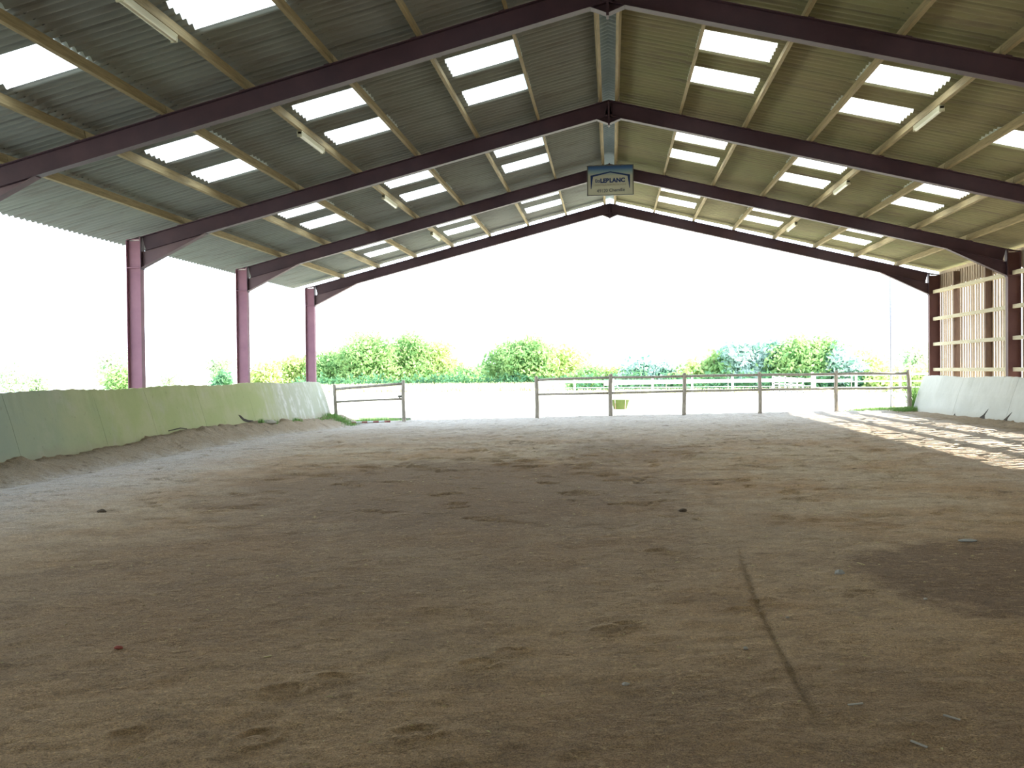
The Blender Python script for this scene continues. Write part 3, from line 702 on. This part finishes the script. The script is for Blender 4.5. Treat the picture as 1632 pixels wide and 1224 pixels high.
def tree(label, name, x, y, w, h, mt, seed, count=2600, size=.19, cat='tree', trunk=True, group='trees and bushes beyond the paddock', squat=.0):
    r = random.Random(seed); z0 = -.05; w *= 1.4
    t = thing(name, label, cat, (x, y, z0), group); t['_w'] = (x, y, z0)
    blobs = []; nb = 9 if trunk else 7
    for i in range(nb):
        a = r.uniform(0, 2*math.pi); q = r.uniform(.1, .62); f = r.uniform(.28, .8) if trunk else r.uniform(.2, .62)
        br = r.uniform(.22, .36) * w * (1.1 - .55 * abs(f - .45)) 
        blobs.append((x + math.cos(a)*q*w*.5, y + math.sin(a)*q*w*.4, z0 + f*h, br*.9, br*.8, br*.72 if trunk else min(br*.7, h*.4)))
    blobs.append((x, y, z0 + h*.80, w*.2, w*.2, h*.2)); blobs.append((x, y, z0 + h*.3, w*.42, w*.36, h*.3))
    leaves('foliage', blobs, count, size, mt, t, seed)
    m = MB(); m.tube([(x, y, z0-.1), (x+.05, y, z0+h*.3), (x-.05, y, z0+h*.62)], [.05*h**.5, .04*h**.5, .015*h**.5], 8)
    for k in range(5):
        a = r.uniform(0, 6.28); m.tube([(x, y, z0+h*(.25+.06*k)), (x+math.cos(a)*w*.3, y+math.sin(a)*w*.3, z0+h*(.5+.07*k))], [.03*h**.5, .01*h**.5], 6)
    m.build('trunk', M_trunk, t, smooth=True)
    return t
def XP(px, Y):                                             # bearing of each tree, measured once from the photo
    return .0138 + Y * math.tan(math.atan((px - 816) / FPX) - YAW)
TREES = [ # bearing, distance, width, height, leaf, label, name, count
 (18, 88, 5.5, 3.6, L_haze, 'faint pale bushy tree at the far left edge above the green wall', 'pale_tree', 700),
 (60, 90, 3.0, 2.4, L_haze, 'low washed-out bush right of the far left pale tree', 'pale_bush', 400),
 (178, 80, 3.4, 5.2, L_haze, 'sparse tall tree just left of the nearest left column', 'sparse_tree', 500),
 (190, 74, 2.4, 2.6, L_green, 'small green bush touching the left side of the nearest left column', 'green_bush', 600),
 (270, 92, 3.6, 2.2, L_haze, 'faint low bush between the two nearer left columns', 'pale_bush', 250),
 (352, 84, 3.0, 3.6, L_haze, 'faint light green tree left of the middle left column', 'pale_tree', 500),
 (354, 70, 1.2, 1.6, L_dark, 'small dark rounded shrub just left of the middle left column', 'dark_shrub', 500),
 (425, 88, 3.2, 2.8, L_pale, 'low pale yellow-green tree right of the middle left column', 'yellow_green_tree', 1100),
 (468, 90, 3.4, 3.4, L_pale, 'pale yellow-green tree just left of the farthest left column', 'yellow_green_tree', 1400),
 (528, 90, 4.6, 4.0, L_green, 'light green rounded tree behind the end of the green wall', 'rounded_tree', 2600),
 (592, 88, 6.0, 4.8, L_green, 'large fresh green tree behind the short timber fence', 'broad_tree', 4200),
 (650, 90, 5.6, 5.4, L_green, 'tallest fresh green tree above the right post of the short fence', 'broad_tree', 4200),
 (706, 91, 4.2, 4.9, L_pale, 'pale yellow-green tree right of the tallest tree', 'yellow_green_tree', 1900),
 (742, 88, 3.6, 2.1, L_green, 'low green bush in the gap between the two tree groups', 'green_bush', 1300),
 (772, 90, 3.0, 2.6, L_haze, 'faint grey-green bush left of the central tree', 'pale_bush', 700),
 (812, 84, 4.4, 4.0, L_green, 'darker green left side tree of the central pair', 'rounded_tree', 2800),
 (846, 82, 4.6, 4.9, L_green, 'central green tree behind the left end of the long fence', 'broad_tree', 3600),
 (892, 84, 4.6, 4.4, L_pale, 'pale yellow tree right of the central green tree', 'yellow_green_tree', 2200),
 (942, 70, 2.6, 1.9, L_green, 'small rounded green bush left of the second fence post', 'green_bush', 1300),
 (985, 70, 2.8, 1.9, L_pale, 'low yellowish bush above the second fence post', 'yellow_bush', 1000),
 (1022, 69, 2.8, 2.6, L_white, 'whitish blossoming bush right of the second fence post', 'blossom_bush', 1500),
 (1062, 69, 2.8, 2.5, L_white, 'whitish blossoming bush left of the third fence post', 'blossom_bush', 1500),
 (1105, 68, 2.8, 2.4, L_pale, 'yellow-green bush directly above the third fence post', 'yellow_bush', 1400),
 (1145, 68, 3.0, 3.0, L_green, 'green bushy tree between the third and fourth fence posts', 'rounded_tree', 2200),
 (1190, 67, 3.2, 3.6, L_white, 'blue-white blossoming tree left of the fourth fence post', 'blossom_tree', 2500),
 (1232, 67, 3.2, 3.7, L_white, 'blue-white blossoming tree right of the fourth fence post', 'blossom_tree', 2500),
 (1274, 66, 3.8, 3.9, L_green, 'full dark green tree between the fourth and fifth fence posts', 'broad_tree', 3400),
 (1310, 66, 3.2, 3.6, L_green, 'green tree just left of the fifth fence post', 'rounded_tree', 2600),
 (1340, 65, 2.6, 3.1, L_white, 'whitish blossoming tree above the fifth fence post', 'blossom_tree', 1700),
 (1372, 67, 3.0, 2.8, L_pale, 'light green loose bush right of the fifth fence post', 'yellow_green_tree', 1300),
 (1410, 64, 2.8, 1.6, L_pale, 'low yellow-green bush left of the slender mast', 'yellow_bush', 900),
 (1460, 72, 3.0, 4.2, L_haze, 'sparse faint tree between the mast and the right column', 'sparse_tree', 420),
 (1472, 60, 2.4, 1.6, L_pale, 'low bush at the foot of the far right column', 'yellow_bush', 700),
]
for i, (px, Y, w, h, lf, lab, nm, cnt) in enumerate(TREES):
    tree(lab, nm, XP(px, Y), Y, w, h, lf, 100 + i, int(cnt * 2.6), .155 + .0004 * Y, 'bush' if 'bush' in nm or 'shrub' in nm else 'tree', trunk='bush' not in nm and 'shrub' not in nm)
# low dark hedges in front of the trees
def hedge(label, x0, x1, y, h, seed, mt=L_dark):
    n = int((x1 - x0) / .8); r = random.Random(seed)
    bl = [(x0 + (i + .5) * (x1 - x0) / n, y + r.uniform(-.2, .2), h * .45, .75, .6, h * r.uniform(.3, .68)) for i in range(n)]
    o = leaves('hedge', bl, n * 120, .17, mt, None, seed); tag(o, label, 'hedge')
hedge('long low dark hedge at the foot of the left and central trees', XP(512, 87), XP(930, 78), 80, 1.25, 5)
hedge('low dark hedge at the foot of the trees behind the right paddock', XP(925, 64), XP(1385, 64), 64, 1.35, 6)
# grasses
def grass(name, label, spots, n, h, mt, seed, w=.02, cat='grass'):
    r = np.random.default_rng(seed); S = np.array(spots); k = r.choice(len(S), n); P = S[k, :2] + r.normal(size=(n, 2)) * S[k, 2:4]
    z = np.array([max(gz(a, b) if (b > 31.5 or abs(a) > 10.4) else zat(a, b), -.3) for a, b in P]) - .01
    hh = h * (.5 + .7 * r.random(n)); an = r.random(n) * 6.28; ln = r.normal(size=(n, 2)) * .35 * hh[:, None]
    dx = np.cos(an) * w; dy = np.sin(an) * w
    A = np.stack([P[:, 0]-dx, P[:, 1]-dy, z], -1); B = np.stack([P[:, 0]+dx, P[:, 1]+dy, z], -1); Cc = np.stack([P[:, 0]+ln[:, 0], P[:, 1]+ln[:, 1], z+hh], -1)
    V = np.stack([A, B, Cc], 1).reshape(-1, 3)
    return tag(npmesh(name, V, np.arange(n*3).reshape(-1, 3), mt), label, cat, kind='stuff')
grass('tall_grass', 'pale tall grass along the far edge of the paddock', [(x, 74 + (x+20)*.0, 1.2, 1.0) for x in np.arange(XP(500, 74), XP(930, 74), 1.2)], 9000, .65, M_hay, 3, .05)
grass('tall_grass', 'grass growing under the right hand hedge', [(x, 61.5, 1.2, .5) for x in np.arange(XP(930, 61), XP(1385, 61), 1.2)], 4000, .35, M_hay, 4, .04)
grass('short_grass', 'green grass at the end of the left wall under the short fence', [(-9.7, 31.9, .25, .2), (-9.2, 32.6, .6, .4), (-8.4, 32.3, .5, .3), (-9.4, 30.9, .3, .25)], 5200, .14, M_grass, 8, .008)
grass('short_grass', 'green grass tuft at the right end of the long fence', [(9.3, 32.1, .45, .2), (9.8, 31.75, .2, .15), (8.7, 31.9, .4, .1), (9.65, 31.2, .2, .15)], 4200, .15, M_grass, 9, .008)
grass('short_grass', 'thin line of grass along the edge of the riding floor', [(x, 31.75, .4, .12) for x in (-5.6, -5, -4.4, 5.8, 6.6, 7.6, 8.2)], 1800, .06, M_grass, 12, .006)
grass('weeds', 'small green weeds growing at the foot of the left wall', [(-9.64, 25.4, .03, .12), (-9.64, 24.4, .03, .08), (-9.66, 30.3, .04, .5), (-9.64, 27.3, .03, .2)], 800, .12, M_grass, 13, .008, 'plant')
grass('climbing_weeds', 'leafy weeds climbing the end of the right concrete wall', [(10.15, 31.8, .10, .10)], 420, .95, M_grass, 14, .015, 'plant')

# ------------------------------------------------------------------ small things lying on the sand
def pebble(name, label, x, y, sx_, sy_, sz_, mt, seed, cat='stone'):
    r = random.Random(seed); m = MB(); V = []; Fc = []; nu, nv = 10, 6; z = zat(x, y); sx_ *= .8; sy_ *= .8; sz_ *= .75
    for j in range(nv + 1):
        ph = math.pi * j / nv
        for i in range(nu):
            a = 2 * math.pi * i / nu; k = 1 + r.uniform(-.16, .16)
            V.append((x + sx_*k*math.sin(ph)*math.cos(a), y + sy_*k*math.sin(ph)*math.sin(a), z + sz_*.55 + sz_*k*math.cos(ph)))
    for j in range(nv):
        for i in range(nu): Fc.append((j*nu+i, j*nu+(i+1)%nu, (j+1)*nu+(i+1)%nu, (j+1)*nu+i))
    return tag(m.add(V, Fc).build(name, mt), label, cat)
m_wh = mat('pale_chip', (.46, .43, .36), .8); m_yel = mat('straw', (.55, .46, .22), .8); m_rd = mat('brick_red', (.38, .10, .07), .8); m_cl = mat('dark_clod', (.10, .075, .05), .95)
pebble('stone', 'blue-grey stone at the left edge of the damp patch', 1.72, 7.15, .05, .03, .028, M_stone, 1)
pebble('stone', 'small white stone near the thin wheel groove', .75, 5.23, .018, .014, .012, m_wh, 2)
pebble('stone', 'small pale stone right of the groove near the crossing hoofprints', 1.10, 5.88, .014, .012, .010, m_wh, 3)
pebble('brick_chip', 'tiny red brick chip in the left foreground', -2.87, 5.05, .035, .02, .015, m_rd, 4, 'brick chip')
pebble('stone', 'small white stone in the middle of the damp patch', 2.1, 6.4, .016, .013, .012, m_wh, 5)
pebble('stone', 'pale flat stone at the far edge of the damp patch', 3.15, 8.51, .10, .04, .02, M_stone, 6)
pebble('stone', 'flat pale stone at the bottom centre of the foreground', .07, 4.66, .028, .02, .010, m_wh, 7)
pebble('clod', 'dark clod of soil left of the foreground hoofprints', -5.99, 10.19, .07, .05, .035, m_cl, 8, 'clod')
pebble('clod', 'dark clod of soil in the middle of the riding floor', .79, 10.32, .06, .04, .03, m_cl, 9, 'clod')
pebble('stone', 'rounded whitish lump at the foot of the left wall', -9.62, 24.9, .28, .16, .10, m_wh, 10)
def chip(label, x, y, ln, an, mt=m_wh):
    z = zat(x, y) + .006; d = Vector((math.cos(an), math.sin(an), .1)) * ln / 2; c = Vector((x, y, z))
    return tag(MB().bar(c - d, c + d, .013, .005).build('wood_chip', mt), label, 'wood chip')
chip('flat pale wood chip in the right foreground', 1.13, 4.39, .07, .1); chip('curved pale splinter in the right foreground, left of the straw', 1.51, 4.25, .07, 2.6)
chip('thin pale splinter lying near the bottom edge on the right', 1.28, 3.97, .07, 2.4); chip('bright yellow straw on the near side of the damp patch', 1.97, 7.50, .07, 2.3, m_yel)
chip('yellow straw in the left foreground', -1.93, 4.96, .045, .3, m_yel)
# fine bits nobody could count
r = np.random.default_rng(77); n = 1500; bx = r.uniform(-9, 9, n); by = 3.2 * (28 / 3.2) ** r.random(n); V = []; 
for a, b in zip(bx, by):
    z = zat(a, b) + .005; an = r.uniform(0, 6.28); l = r.uniform(.004, .018) * (1 + .05 * b); w = r.uniform(.002, .005) * (1 + .05 * b)
    c, s = math.cos(an), math.sin(an)
    V += [(a - c*l, b - s*l, z), (a + s*w, b - c*w, z + .002), (a + c*l, b + s*l, z), (a - s*w, b + c*w, z + .006)]
tag(npmesh('litter', np.array(V), np.arange(4 * n).reshape(-1, 4), m_yel), 'fine straw and chips scattered over the riding floor', 'litter', kind='stuff')
